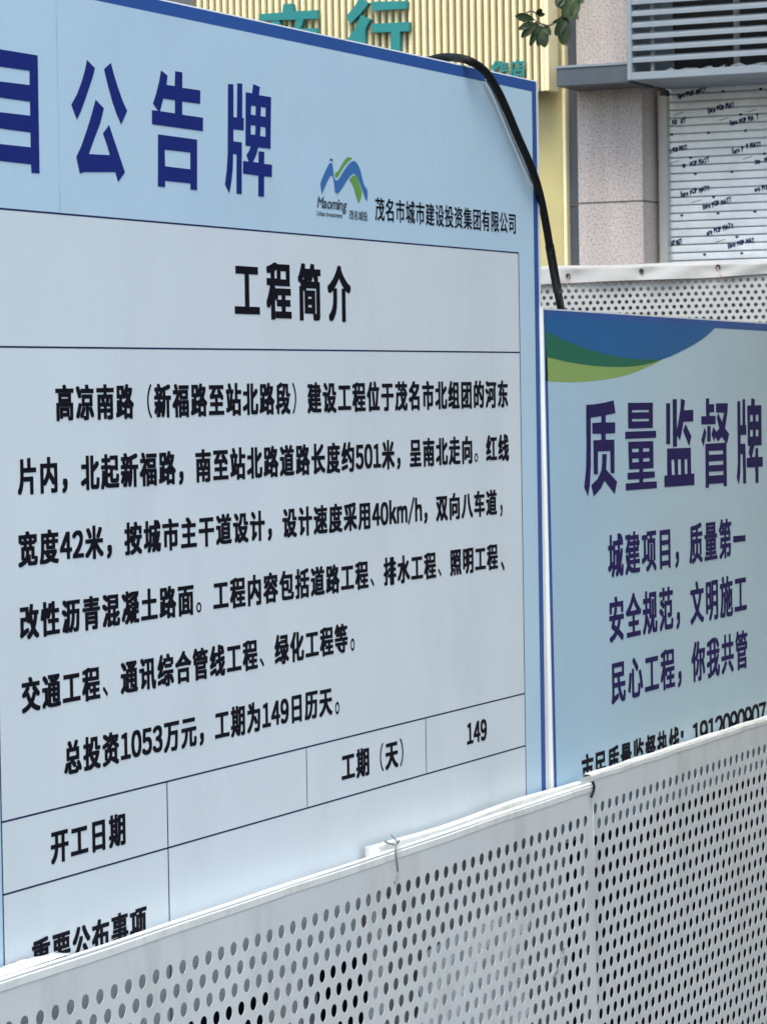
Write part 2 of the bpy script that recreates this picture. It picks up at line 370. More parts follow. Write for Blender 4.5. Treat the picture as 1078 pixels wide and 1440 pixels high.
# the marks that close the lines
fl = Flat(PB, 0.0006); glyphs('，、。')
def mark(ch, x, y, like, sc=1.0):
    u, v = ub(x, y); gg = GL[ch]; su, sv = like
    c = (gg[2]+gg[3])/2
    fl.add([(u+(a-c[0])*su*sc, v+(b-c[1])*sv*sc) for a, b in gg[0]], gg[1], .0006 if ch != '。' else .0002, .0006 if ch != '。' else .0002)
for a_ in (('，', 704, 718, (.034, .040)), ('、', 706, 796, (.034, .040)), ('。', 495, 906.5, (.034, .045)), ('。', 473.5, 995.5, (.034, .045))):
    fl = Flat(PB, 0.0006); mark(*a_); fl.build('body_text', M['black'], B1)
brow('table_entry', '开工日期', (71, 94, 1165, 1217), (153, 176, 1142, 1193.4), bold=0.05)
brow('table_entry', '工期（天）', (479.4, 496, 1059, 1097), (563, 567, 1036.5, 1078.7), bold=0.05)
brow('table_entry', '１４９', (655.5, 662, 1015.5, 1047.5), (675.2, 683.6, 1010.5, 1042.4), bold=0.05)
brow('table_entry', '重要公布事项', (44.6, 69, 1317, 1371), (184.5, 206, 1271.8, 1325), bold=0.05)
# logo
LG = empty('logo', (BX, ub(480, 250)[0], ub(480, 250)[1]), '', ''); del LG['label'], LG['category']; LG.parent = B1; LG.location = Vector((BX, ub(480, 250)[0], ub(480, 250)[1])) - B1.location
def lz(pts, smooth=True):
    q = [ub(440+a/11.98, 205+b/11.98) for a, b in pts]
    if not smooth: return q
    return [(v.x, v.y) for v in catmull([(a, b, 0) for a, b in q], 5, True)]
f = Flat(PB, 0.0006)
f.poly([lz([(290, 290), (315, 300), (330, 380), (345, 510), (360, 565), (390, 585), (430, 555), (520, 410), (600, 305), (660, 260), (710, 268), (760, 340), (800, 450), (850, 650), (908, 750), (905, 900), (890, 918), (850, 820), (800, 680), (750, 550), (700, 475), (640, 490), (560, 590), (480, 720), (420, 795), (385, 800), (362, 760), (350, 650), (330, 530), (300, 500), (262, 545), (195, 690), (145, 800), (135, 770), (120, 650), (125, 610), (190, 450), (260, 310)])])
f.build('blue_ribbon', M['logoblue'], LG)
f = Flat(PB, 0.0006)
f.poly([lz([(590, 190), (650, 215), (590, 260), (500, 370), (440, 470), (385, 540), (360, 490), (375, 450), (420, 420), (500, 280), (550, 215)])])
f.poly([lz([(690, 500), (735, 520), (760, 600), (790, 700), (815, 780), (800, 870), (765, 955), (730, 880), (690, 740), (655, 640), (610, 575), (640, 525)])])
f.build('green_ribbon', M['logogreen'], LG)
f = Flat(PB, 0.0006)
f.poly([lz([(262, 265), (290, 212), (318, 220), (332, 275), (318, 262), (300, 245), (280, 250)], False)])
glyphs('MaomingUrbanInvestment茂名城投')
def word(text, x0, x1, yb0, yb1, yt0, sl, bold, tight=True):
    wd = []; p = 0
    for ch in text:
        if ch == ' ': p += .3; continue
        gg = GL[ch]; cj = ord(ch) > 0x3000
        wd.append((ch, p if cj else p-gg[2][0])); p += 1.0 if cj else gg[3][0]-gg[2][0]+.07
    a = ub(440+x0/11.98, 205+yb0/11.98); b = ub(440+x1/11.98, 205+yb1/11.98); t = ub(440+x0/11.98, 205+yt0/11.98)
    su = (b[0]-a[0])/p; cap = 0.92 if ord(text[0]) > 0x3000 else 0.72; sv = (t[1]-a[1])/cap; vb = (a[1]+b[1])/2
    for ch, q in wd:
        gg = GL[ch]
        f.add([(a[0]+(q+x+sl*y)*su, vb+y*sv) for x, y in gg[0]], gg[1], bold*su, bold*sv)
f.build('logo_peak', M['logogrey'], LG); f = Flat(PB, 0.0006)
word('Maoming', 65, 560, 1040, 1085, 850, .22, .018)
word('Urban Investment', 55, 490, 1175, 1210, 1095, .15, .012)
f.build('logo_lettering', M['logogrey'], LG); f = Flat(PB, 0.0006)
word('茂名城投', 600, 915, 1225, 1250, 1070, 0, .012)
f.build('logo_lettering', M['logogrey'], LG)
for yy in (2.25, 3.2, 3.78):
    MB().box(BX-0.075, BX-0.0335, yy-0.02, yy+0.02, 0, zt-0.03).build('post', M['galv'], B1)

# ------------------------------------------------------------------ second board, hung a touch crooked
CX = BX+0.004
def uc(x, y): return on_x(x, y, CX)
def PC(u, v, h): return (CX+h, u, v)
B2 = empty('notice_board', (CX, 4.5, 0), 'smaller notice board with blue and green wave corner and violet heading', 'notice board')
TL = uc(762.8, 433.2); BL = uc(777.5, 1098); TR = uc(1078, 453.9)
def c2(s, r):            # s along the top edge, r down the left edge, both in metres
    eu = Vector((TR[0]-TL[0], TR[1]-TL[1])).normalized(); ev = Vector((-eu.y*-1, -eu.x)).normalized()
    ev = Vector((BL[0]-TL[0], BL[1]-TL[1])).normalized()
    q = Vector(TL)+eu*s+ev*r
    return (q.x, q.y)
W2, H2 = 1.5, 0.70
def slab(name, a, b, h0, h1, m, par, P):
    c = [a(0, 0), a(W2, 0), a(W2, H2), a(0, H2)]
    v = [P(q[0], q[1], h) for h in (h0, h1) for q in c]
    return from_py(name, v, [(0, 1, 2, 3), (7, 6, 5, 4), (0, 4, 5, 1), (1, 5, 6, 2), (2, 6, 7, 3), (3, 7, 4, 0)], m, par)
slab('panel', c2, None, -0.03, 0, M['board_edge'], B2, PC)
def rect2(s0, s1, r0, r1): return [c2(s0, r0), c2(s1, r0), c2(s1, r1), c2(s0, r1)]
def flat2(name, h, polys, m):
    fl = Flat(PC, h)
    for p in polys: fl.add(p, [tuple(range(len(p)))])
    return fl.build(name, m, B2)
flat2('printed_face', .0002, [rect2(.010, W2-.012, .012, H2-.003)], M['vinyl_right'])
flat2('border', .0003, [rect2(.002, W2-.002, .002, .013), rect2(.002, .011, .0131, H2-.003), rect2(W2-.011, W2-.002, .0131, H2-.003)], M['border'])
def wz(pts, k=6):
    q = [uc(740+a/3.189, 420+b/3.189) for a, b in pts]
    return [(v.x, v.y) for v in catmull([(a, b, 0) for a, b in q], k)]
topL, topR = (93, 84), (852, 121)
f = Flat(PC, .0003); f.poly([wz([(86, 371), (200, 375), (300, 369), (400, 354), (480, 332), (560, 298), (610, 272)])+wz([(610, 272), (620, 262)], 1)+[uc(740+84/3.189, 420+150/3.189)]]); f.build('lime_wave', M['wavelime'], B2)
f = Flat(PC, .0004); f.poly([wz([(87, 261), (180, 283), (280, 299), (380, 306), (470, 304), (550, 291), (610, 270)])+[uc(740+620/3.189, 420+200/3.189), uc(740+82/3.189, 420+100/3.189)]]); f.build('green_wave', M['wavegreen'], B2)
f = Flat(PC, .0005); f.poly([wz([(86, 147), (170, 188), (260, 222), (360, 250), (450, 267), (540, 272), (610, 270), (690, 236), (760, 198), (810, 162), (852, 121)])+[uc(740+81/3.189, 420+78/3.189)]]); f.build('blue_wave', M['waveblue'], B2)
def crow(name, text, first, last, m='violet', **kw):
    fls = [Flat(PC, 0.0006)]; row(fls, text, uc, first, last, **kw)
    for fl in fls: fl.build(name, M[m], B2)
ZB = lambda l, r, t, b: (740+l/3.189, 740+r/3.189, 420+t/3.189, 420+b/3.189)
def hz(x0, pts): return [uc(x0+a/7.7, 550+b/7.7) for a, b in pts]
def heading2(x0, *groups):
    fl = Flat(PC, .0006)
    for k, G in enumerate(groups): fl.h = .0006+k*.00001; fl.poly([hz(x0, L) for L in G])
    fl.build('heading_character', M['violet'], B2)
heading2(810, [[(100, 148), (190, 142), (300, 124), (398, 100), (418, 238), (312, 262), (312, 338), (415, 338), (415, 456), (312, 460), (312, 526), (406, 524), (408, 888), (366, 888), (360, 648), (228, 654), (228, 900), (184, 902), (178, 532), (264, 528), (264, 462), (168, 462), (166, 346), (264, 338), (264, 270), (150, 288), (152, 800), (142, 1000), (122, 1140), (80, 1040), (100, 830), (104, 600)]],
         [[(274, 682), (324, 680), (318, 850), (436, 980), (410, 1115), (300, 968), (262, 1050), (184, 1140), (156, 1018), (225, 950), (265, 860), (274, 770)]])
heading2(810, [[(552, 127), (822, 124), (822, 398), (556, 406)], [(598, 205), (598, 230), (777, 228), (777, 203)], [(598, 302), (598, 328), (778, 325), (778, 298)]],
         [[(523, 440), (857, 428), (858, 504), (524, 518)]],
         [[(555, 548), (826, 540), (830, 832), (717, 840), (717, 874), (842, 868), (844, 936), (718, 948), (718, 984), (864, 976), (866, 1050), (530, 1076), (528, 1000), (675, 988), (675, 952), (550, 958), (548, 884), (675, 876), (675, 842), (564, 848)],
          [(598, 624), (598, 662), (668, 660), (668, 620)], [(716, 618), (716, 656), (783, 654), (783, 615)], [(598, 732), (600, 772), (670, 768), (670, 728)], [(716, 728), (716, 764), (786, 760), (786, 722)]])
heading2(938, [[(-20, 132), (24, 130), (24, 572), (-18, 574)]], [[(50, 88), (96, 86), (96, 415), (118, 300), (136, 180), (138, 82), (184, 98), (174, 206), (274, 202), (274, 328), (168, 332), (150, 440), (130, 535), (98, 480), (98, 600), (54, 604)]],
         [[(190, 354), (254, 488), (230, 598), (164, 426)]],
         [[(-10, 622), (246, 612), (252, 892), (286, 892), (286, 1016), (-38, 1040), (-40, 916), (-8, 914)], [(38, 742), (42, 908), (74, 906), (68, 740)], [(108, 738), (110, 905), (142, 902), (138, 736)], [(180, 736), (182, 898), (210, 896), (208, 734)]])
heading2(938, [[(410, 80), (446, 78), (446, 142), (500, 140), (500, 228), (450, 232), (450, 268), (516, 266), (516, 358), (362, 362), (360, 272), (412, 270)]],
         [[(520, 132), (648, 130), (644, 230), (618, 404), (662, 462), (640, 568), (622, 552), (582, 494), (540, 548), (512, 492), (502, 545), (470, 470), (490, 384), (524, 440), (556, 402), (528, 288), (544, 238), (584, 330), (608, 232), (520, 232)]],
         [[(396, 392), (416, 450), (386, 600), (360, 530)]], [[(424, 380), (462, 376), (462, 545), (424, 548)]],
         [[(404, 572), (632, 556), (638, 1026), (602, 1030), (602, 994), (444, 1006), (444, 1044), (408, 1048)], [(442, 648), (444, 690), (596, 682), (594, 640)], [(442, 762), (444, 804), (598, 795), (598, 752)], [(442, 874), (444, 916), (600, 906), (600, 864)]])
heading2(938, [[(750, 110), (782, 108), (785, 368), (806, 366), (806, 88), (834, 86), (838, 366), (848, 370), (848, 472), (786, 476), (786, 570), (838, 570), (846, 998), (814, 1000), (808, 682), (786, 680), (784, 880), (770, 1012), (744, 935), (756, 780)]],
         [[(902, 74), (940, 90), (938, 154), (1010, 152), (1014, 584), (936, 590), (908, 712), (944, 712), (946, 618), (976, 616), (976, 712), (1026, 712), (1026, 816), (978, 820), (980, 992), (948, 994), (944, 824), (852, 826), (852, 724), (890, 718), (872, 668), (888, 594), (864, 592), (858, 156), (900, 154)],
          [(890, 256), (890, 330), (918, 328), (918, 255)], [(950, 255), (950, 328), (978, 326), (978, 254)], [(890, 420), (890, 494), (918, 492), (918, 418)], [(950, 418), (950, 490), (978, 488), (978, 416)]])
def slog(text, first, lastchar, last):
    crow('slogan_line', text, first, last, bold=0.036)
slog('城建项目，质量第', (853.7, 875.8, 747, 811), None, (1008.9, 1027.2, 730, 789.5))
fl = Flat(PC, .0006); q = [uc(1029.7, 754), uc(1047, 752.3), uc(1047, 760.8), uc(1029.7, 762.8)]; fl.add(q, [(0, 1, 2, 3)]); fl.build('slogan_line', M['violet'], B2)
slog('安全规范，文明施工', (855.5, 876.4, 836, 900), None, (1031.6, 1048.6, 811.6, 864.6))
slog('民心工程，你我共管', (858.5, 878.6, 924.6, 989.8), None, (1031.6, 1049.8, 888, 945.6))
crow('hotline_text', '市民质量监督热线', (816.8, 834.7, 1056.3, 1110), (940, 954, 1020.4, 1070), m='black', bold=0.042)
crow('hotline_text', '１９１２０９０９０７', (972, 979, 1013.5, 1051), (1068, 1076, 988.5, 1022), m='black', bold=0.036, adv={c: .5 for c in '０１２７９'})
fl = Flat(PC, .0006)
for py in (1032.5, 1050): u, v = uc(958, py); fl.add([(u-.006, v-.005), (u+.006, v-.005), (u+.006, v+.005), (u-.006, v+.005)], [(0, 1, 2, 3)])
fl.build('hotline_text', M['black'], B2)
for s in (.12, 1.38):
    u, v = c2(s, 0); MB().box(CX-0.075, CX-0.0335, u-.02, u+.02, 0, v-.03).build('post', M['galv'], B2)

# ------------------------------------------------------------------ perforated sheet
def perforated(P, u0, u1, v0, v1, cu, cv, p, q, rad, rows, seg, depth, dent=None):
    """flat sheet with real round holes in staggered rows: first row centred at cv, phase cu"""
    V = []; Fq = []
    def quad(a, b, c, d):
        n = len(V); V.extend([P(a, b, 0), P(c, b, 0), P(c, d, 0), P(a, d, 0)]); Fq.append((n, n+1, n+2, n+3))
    ang = []
    for k in range(seg): ang.append(2*math.pi*(k+0.5)/seg)
    corner = math.atan2(q, p)
    ca = [corner, math.pi-corner, math.pi+corner, 2*math.pi-corner]
    per = seg//4
    al = []
    for i in range(4):
        a, b = ca[i], ca[(i+1) % 4] + (2*math.pi if i == 3 else 0)
        al += [a+(b-a)*j/per for j in range(per)]
    outer = []
    for a in al:
        c, s = math.cos(a), math.sin(a); t = min((p/2)/abs(c) if abs(c) > 1e-9 else 1e9, (q/2)/abs(s) if abs(s) > 1e-9 else 1e9)
        outer.append((c*t, s*t))
    inner = [(math.cos(a)*rad, math.sin(a)*rad) for a in al]
    vt = cv+q/2
    us = [u0+(u1-u0)*i/120 for i in range(121)]
    for a, b in zip(us, us[1:]): quad(a, vt, b, v1)
    for r in range(rows):
        vc = cv-r*q; ph = cu + (p/2 if r % 2 else 0)
        i0 = math.ceil((u0+p*.95-ph)/p); i1 = math.floor((u1-p*.95-ph)/p)
        quad(u0, vc-q/2, ph+i0*p-p/2, vc+q/2); quad(ph+i1*p+p/2, vc-q/2, u1, vc+q/2)
        for i in range(i0, i1+1):
            uc_ = ph+i*p; n = len(V); m = len(al)
            V.extend([P(uc_+a, vc+b, 0) for a, b in outer]); V.extend([P(uc_+a, vc+b, 0) for a, b in inner]); V.extend([P(uc_+a, vc+b, -depth) for a, b in inner])
            for k in range(m):
                l = (k+1) % m
                Fq.append((n+k, n+l, n+m+l, n+m+k)); Fq.append((n+m+k, n+m+l, n+2*m+l, n+2*m+k))
    quad(u0, v0, u1, cv-(rows-.5)*q)
    return V, Fq
PITCH, ROWP, HR = 0.0273, 0.0212, 0.0073
FX = -1.50
e1 = on_x(834.5, 1150, FX)[0]
ftop = on_x(400, 1246, FX)[1]
FP1 = empty('fence_panel', (FX, 2.6, 0), 'white perforated steel fence panel with bright top lip before the large board', 'fence panel', 'perforated panels of the low white fence')
def bow(u, v): return 0.003*math.sin(u*2.1+1.0)+0.002*math.sin(v*5+u*1.3)
def PF(u, v, h): return (FX+h+bow(u, v), u, v)
V, Fq = perforated(PF, 1.05, e1, 0.08, ftop, 2.5313, 1.0527, PITCH, ROWP, HR, 44, 16, 0.0005)
from_py('perforated_sheet', V, Fq, M['fence'], FP1)
# folded top: a rounded lip going back, with a hem
def lip(y0, y1, parent, wdt, z, x0, name, m, n=60, wob=0.0012):
    mb = MB(); prof = [(0.0002, -0.010), (0.0004, -0.003), (-0.0015, 0.0), (-wdt*.5, 0.0012), (-wdt, 0.0004), (-wdt-.0015, -0.003), (-wdt-.0015, -0.02)]
    for i in range(n+1):
        y = y0+(y1-y0)*i/n; w_ = wob*math.sin(y*9.0)+wob*.6*math.sin(y*23+1)
        for a, b in prof: mb.v.append((x0+a+bow(y, z)*1.0+0.0004, y, z+b+w_*.4))
    k = len(prof)
    for i in range(n):
        for j in range(k-1): mb.f.append((i*k+j, (i+1)*k+j, (i+1)*k+j+1, i*k+j+1))
    return mb.build(name, m, parent)
lip(1.05, e1, FP1, .0085, ftop, FX, 'top_lip', M['lip'])
r0 = on_x(530, 1188, FX-.012)[0]
mbr = MB(); n = 30
for i in range(n+1):
    y = r0+(e1-.002-r0)*i/n; zz_ = ftop+.0035+.0015*math.sin(y*14)
    mbr.v += [(FX-.0115, y, zz_-.022), (FX-.0115, y, zz_), (FX-.0225, y, zz_+.0005), (FX-.0225, y, zz_-.022)]
for i in range(n):
    for j in range(3): mbr.f.append((i*4+j, (i+1)*4+j, (i+1)*4+j+1, i*4+j+1))
mbr.f.append((0, 1, 2, 3)); mbr.build('back_rail', M['lip'], FP1)
MB().box(FX-.0225, FX-.004, 1.06, r0-.006, ftop-.040, ftop-.012).build('top_light_blocker', M['fence'], FP1)  # unseen bar added under the lip to darken the board behind the holes
# upright tube with an open top, behind the panel
pc = on_x(526, 1184, FX-.014)
mb = MB(); seg = 24; R_, r_ = .0095, .0080; zt_ = ftop+.006
cxp = FX-.0150
for k in range(seg):
    a = 2*math.pi*k/seg; c, s = math.cos(a), math.sin(a)
    mb.v += [(cxp+R_*c, pc[0]+R_*s, 0.0), (cxp+R_*c, pc[0]+R_*s, zt_), (cxp+r_*c, pc[0]+r_*s, zt_), (cxp+r_*c, pc[0]+r_*s, zt_-.04)]
for k in range(seg):
    l = (k+1) % seg
    for j in range(3): mb.f.append((k*4+j, l*4+j, l*4+j+1, k*4+j+1))
mb.f.append(tuple(k*4+3 for k in range(seg))); mb.build('post', M['fence'], FP1, smooth=False)
MB().box(FX-.0245, FX-.0235, pc[0]+.004, e1-.06, .05, ftop-.02).build('backing_sheet', M['galv_dark'], FP1)
# side fold at the right end
MB().box(FX-.02, FX-.0005, e1, e1+.0016, .08, ftop-.002).build('side_fold', M['fence'], FP1)
FX2 = FX-.004
FP2 = empty('fence_panel', (FX, 4.6, 0), 'white perforated steel fence panel before the board with the wave corner', 'fence panel', 'perforated panels of the low white fence')
def PF2(u, v, h): return (FX2-.004+h+bow(u*1.2+2, v)*.6, u, v - .0015*(u-4.0))
ft2 = on_x(900, 1068, FX2)[1]
V, Fq = perforated(PF2, e1-.03, 6.0, 0.08, ft2, 3.9466, 1.0625, PITCH, ROWP, HR, 44, 16, 0.0005)
from_py('perforated_sheet', V, Fq, M['fence'], FP2)
def lip2():
    mb = MB(); prof = [(0.0006, -0.008), (0.0008, -0.002), (-0.001, 0.0006), (-.010, 0.001), (-.011, -.012)]; n = 60; k = len(prof); a0, a1 = e1+.004, 6.0
    for i in range(n+1):
        y = a0+(a1-a0)*i/n
        for a, b in prof: mb.v.append((PF2(y, ft2, 0)[0]+a, y, ft2-.0015*(y-4.0)+b+.0006*math.sin(y*40)))
    for i in range(n):
        for j in range(k-1): mb.f.append((i*k+j, (i+1)*k+j, (i+1)*k+j+1, i*k+j+1))
    return mb.build('top_lip', M['lip'], FP2)
lip2()
MB().box(FX2-.026, FX2-.012, e1+.01, 6.0, ft2-.030, ft2-.012).build('top_light_blocker', M['fence'], FP2)  # added bar, out of sight, blocking light from above
MB().box(FX-.07, FX-.03, 5.1, 5.14, 0, ft2-.05).build('post', M['fence'], FP2)

# ------------------------------------------------------------------ small things caught on the fence
def tube_thing(name, pts, rad, m, label, cat, group=None, k=6):
    mb = MB(); mb.tube(catmull(pts, k), rad, 8); o = mb.build(name, m, None, True)
    return tag(o, label, cat, group)
def fx(x, y, h): u, v = on_x(x, y, FX+h); return (FX+h, u, v)
tube_thing('wire_tie', [fx(549, 1174, -.014), fx(554, 1179, -.008), fx(558, 1184, .003), fx(556, 1194, .004), fx(558, 1212, .005), fx(559, 1226, .004), fx(556, 1236, .004), fx(553, 1242, .002), fx(551.5, 1247, -.004)], .0009,
           M['wire'], 'thin grey wire tie looped over the fence lip beside the open tube post', 'wire tie')
mb = MB(); mb.tube(catmull([fx(541, 1183, -.016), fx(546, 1186, -.009), fx(551, 1187, -.002), fx(556, 1188, .003), fx(560, 1184, .002), fx(561, 1182, -.004)], 6), .0011, 8)
tag(mb.build('wire_end', M['wire'], None, True), 'dark twisted wire end lying across the fence lip', 'wire')
tube_thing('cord', [fx(793.5, 1328, -.004), fx(791.5, 1338, .004), fx(788, 1352, .004), fx(783, 1365, .003), fx(778, 1373, .003), fx(772, 1379, -.004)], .0009, M['wire'],
           'short grey cord threaded through fence holes low on the panel', 'cord')
tube_thing('hook', [fx(832.5, 1099, .002), fx(834.5, 1105, .004), fx(834, 1112, .004), fx(830.5, 1121, .003)], [.0012]+[.0022]*17+[.001] if False else .0019, M['rubber'],
           'small black hook at the seam between the two fence panels', 'hook')
# crumpled strip of film on the lip
mb = MB(); n = 26
for i in range(n+1):
    t = i/n; px = -12+107*t; py = 1369-26*t
    top = (0.35+0.65*math.sin(math.pi*min(1, t*1.15)))*0.0050*(1 if t < .9 else (1-t)*10)
    b = fx(px, py, -.008)
    for j in range(7):
        s = j/6; x = FX-.004-.020*s
        mb.v.append((x, b[1]+random.uniform(-.001, .001), ftop+.0016+top*math.sin(math.pi*s)*(1+.12*math.sin(i*1.3+j))))
for i in range(n):
    for j in range(6): mb.f.append((i*7+j, (i+1)*7+j, (i+1)*7+j+1, i*7+j+1))
tag(mb.build('plastic_scrap', M['film'], None, True), 'crumpled white plastic scrap lying on the fence lip below the large board', 'plastic scrap')
# milky film sagging behind the holes
mb = MB(); n = 24; ya, za = on_x(590, 1345, FX-.012); yb, zb_ = on_x(742, 1345, FX-.012)
for i in range(n+1):
    for j in range(n+1):
        s, t = i/n, j/n
        y = ya+(yb-ya)*s; z = za-.005-.16*t-.018*math.sin(math.pi*s)*-1
        d = .004+.006*abs(math.sin(s*9+t*5))+.003*math.sin(s*23+t*17)
        mb.v.append((FX-.006-d, y, z))
for i in range(n):
    for j in range(n): a = i*(n+1)+j; mb.f.append((a, a+n+1, a+n+2, a+1))
tag(mb.build('plastic_bag', M['film'], None, True), 'milky plastic bag caught behind the holes low in the fence panel', 'plastic bag')
# navy tarpaulin hanging under the boards, and weeds beside it
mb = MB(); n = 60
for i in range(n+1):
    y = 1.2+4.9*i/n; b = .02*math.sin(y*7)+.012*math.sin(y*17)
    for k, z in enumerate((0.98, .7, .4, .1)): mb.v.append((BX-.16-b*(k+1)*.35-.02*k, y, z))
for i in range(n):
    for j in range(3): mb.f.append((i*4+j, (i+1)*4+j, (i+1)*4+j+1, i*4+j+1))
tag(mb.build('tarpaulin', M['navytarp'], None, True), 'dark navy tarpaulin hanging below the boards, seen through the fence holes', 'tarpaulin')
WD = MB()
for i in range(70):
    y = 2.93+random.gauss(0, .05); z = .905+random.uniform(-.08, .06); x = BX-.07+random.uniform(-.03, .05); a = random.uniform(0, 6.28); l = random.uniform(.02, .05); t = random.uniform(-.8, .8)
    d = Vector((math.cos(a)*.4, math.sin(a), math.sin(t))).normalized(); s = d.cross(Vector((1, .2, .3))).normalized()*l*.22; p = Vector((x, y, z))
    WD.quad(p, p+d*l*.5+s, p+d*l, p+d*l*.5-s)
WD.tube([(BX-.06, 2.93, 0), (BX-.055, 2.94, .5), (BX-.06, 2.93, .95)], .003, 6)
tag(WD.build('weed', M['weed']), 'yellowish green weed behind the left part of the perforated panel', 'weed')

# ------------------------------------------------------------------ black cable over the corner of the large board
cp = [(560, 120, -.09), (590, 92, -.07), (612, 82.5, -.05), (632, 80.5, -.025), (655, 84, .005), (672, 92.5, .012), (686, 106, .013), (700, 129, .013), (713, 157, .013), (728, 193, .013), (742, 225, .013), (752, 251, .011), (760, 280, .004), (767, 315, -.006), (773, 350, -.014), (779, 385, -.02), (784, 412, -.026), (788.5, 436, -.034), (792, 470, -.045), (796, 560, -.06), (798, 700, -.07)]
pts = []
for x, y, h in cp:
    u, v = on_x(x, y, BX+h); pts.append((BX+h, u, v))
CB = MB(); CB.tube(catmull(pts, 8), .0052, 14); co = CB.build('cable', M['rubber'], None, True)
sw = [(683, 112, .004), (694, 132, .004), (706, 160, .004), (720, 194, .004), (733, 224, .004), (743, 247, .005), (748, 258, .006)]
SW = MB(); SW.tube(catmull([(BX+h, *on_x(x, y, BX+h)) for x, y, h in sw], 6), .0013, 8); SW.build('pale_line', M['paleline'], co, True)  # thin pale tube added along the left of the cable
tag(co, 'thick black cable arching over the top right corner of the large board', 'cable')
cpt = catmull(pts, 8); mid = [p for p in cpt if on_x(770, 372, -1.5) and p.z < pts[14][2]+.004 and p.z > pts[16][2]]
if len(mid) > 2:
    MB().tube(mid, .0060, 14).build('tape_wrap', M['tape'], co, True)

# ------------------------------------------------------------------ far fence with tarpaulin strip
FY = 10.7
FF = empty('perforated_fence', (-4, FY, 0), 'tall white perforated fence topped by a tarpaulin strip in front of the shutter', 'fence')
zf = on_y(920, 372, FY)[1]
c0 = on_y(760+915/3.39, 360+115/3.39, FY)
def PY(u, v, h): return (u, FY-h, v)
V, Fq = perforated(PY, -6.8, -1.7, 0.06, zf-.003, c0[0], c0[1]+2*.0218, PITCH, .0218, HR, 34, 12, .002)
from_py('perforated_sheet', V, Fq, M['fence_far'], FF)
for x in (-6.7, -5.2, -2.0): MB().box(x-.025, x+.025, FY+.006, FY+.056, 0, zf-.02).build('post', M['fence'], FF)
MB().box(-6.8, -1.7, FY+.058, FY+.060, .05, zf-.02).build('hole_darkener', M['holedark'], FF)  # sheet added behind the far fence to darken its holes
TS = empty('tarpaulin_strip', (-4, FY, zf), 'creased white tarpaulin strip with metal eyelets along the top of the far fence', 'tarpaulin')
nx, nz = 160, 8; mb = MB()
botpx = [(760, 400), (878, 394.8), (996, 391), (1078, 385)]
def botz(X):
    pts_ = [on_y(x, y, FY) for x, y in botpx]
    xs = [p[0] for p in pts_]; zs = [p[1] for p in pts_]
    return float(np.interp(X, xs, zs)) if X > xs[0] else zs[0]+.004*math.sin(X*6)
gx = [on_y(x, y, FY) for x, y in ((799.8, 388), (903.7, 381.2), (1008.4, 375.3))]
sp = gx[1][0]-gx[0][0]
ey = [(gx[0][0]+k*sp, (gx[0][1] if k < 1 else gx[1][1] if k == 1 else gx[2][1])) for k in range(-8, 8)]
def tarp_y(X, s):
    b = .006+.004*math.sin(X*11)+.004*math.sin(X*27+s*3)+.010*s*(0.6+.4*math.sin(X*6.3+1))
    for ex, ez in ey:
        b += -.006*math.exp(-((X-ex)/.03)**2)*math.exp(-((s-.5)/.3)**2)
        b += .004*math.sin((X-ex)*60+s*5)*math.exp(-((X-ex)/.09)**2)
    return FY-.006-b
for i in range(nx+1):
    X = -6.8+5.1*i/nx; zt2 = zf+.001+.003*math.sin(X*4.2)+.002*math.sin(X*13); zb2 = botz(X)
    mb.v.append((X, FY+.004, zt2-.05)); mb.v.append((X, FY+.002, zt2))
    for j in range(nz+1):
        s = j/nz; mb.v.append((X, tarp_y(X, s) if j else FY-.004, zt2+(zb2-zt2)*s+(.0015 if j == 0 else 0)))
k = nz+3
for i in range(nx):
    for j in range(k-1): mb.f.append((i*k+j, (i+1)*k+j, (i+1)*k+j+1, i*k+j+1))
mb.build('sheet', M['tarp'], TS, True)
for ex, ez in ey:
    if ex < -6.7 or ex > -1.8: continue
    zt2 = zf; s = (zt2-ez)/(zt2-botz(ex)); yy = tarp_y(ex, s)-.0025
    m1 = MB(); ring = [(ex+.0065*math.cos(a*math.pi/8), yy, ez+.0065*math.sin(a*math.pi/8)) for a in range(17)]
    m1.tube(ring, .0022, 8, cap=False); m1.v.append((ex, yy+.0005, ez)); cidx = len(m1.v)-1
    b = len(m1.v)
    for a in range(16): m1.v.append((ex+.0065*math.cos(a*math.pi/8), yy+.0005, ez+.0065*math.sin(a*math.pi/8)))
    for a in range(16): m1.f.append((cidx, b+a, b+(a+1) % 16))
    m1.build('eyelet', M['louvredark'], TS)
for (px, py), dx, lab in (((799.8, 388), -3, 'pink tinged wire hanging from the strip eyelet nearest the large board'), ((1008.4, 375.3), 6, 'pink tinged wire hanging from the strip eyelet below the lettered shutter')):
    P3 = []
    for ax, ay, h in ((0, 0, .022), (dx*.3, 5, .024), (dx*.8, 11, .026), (dx, 16, .02), (dx*.6, 20, .012)):
        X, Zz = on_y(px+ax, py+ay, FY-h); P3.append((X, FY-h-.004, Zz))
    tube_thing('wire_tie', P3, .0018, M['redwire'], lab, 'wire tie')

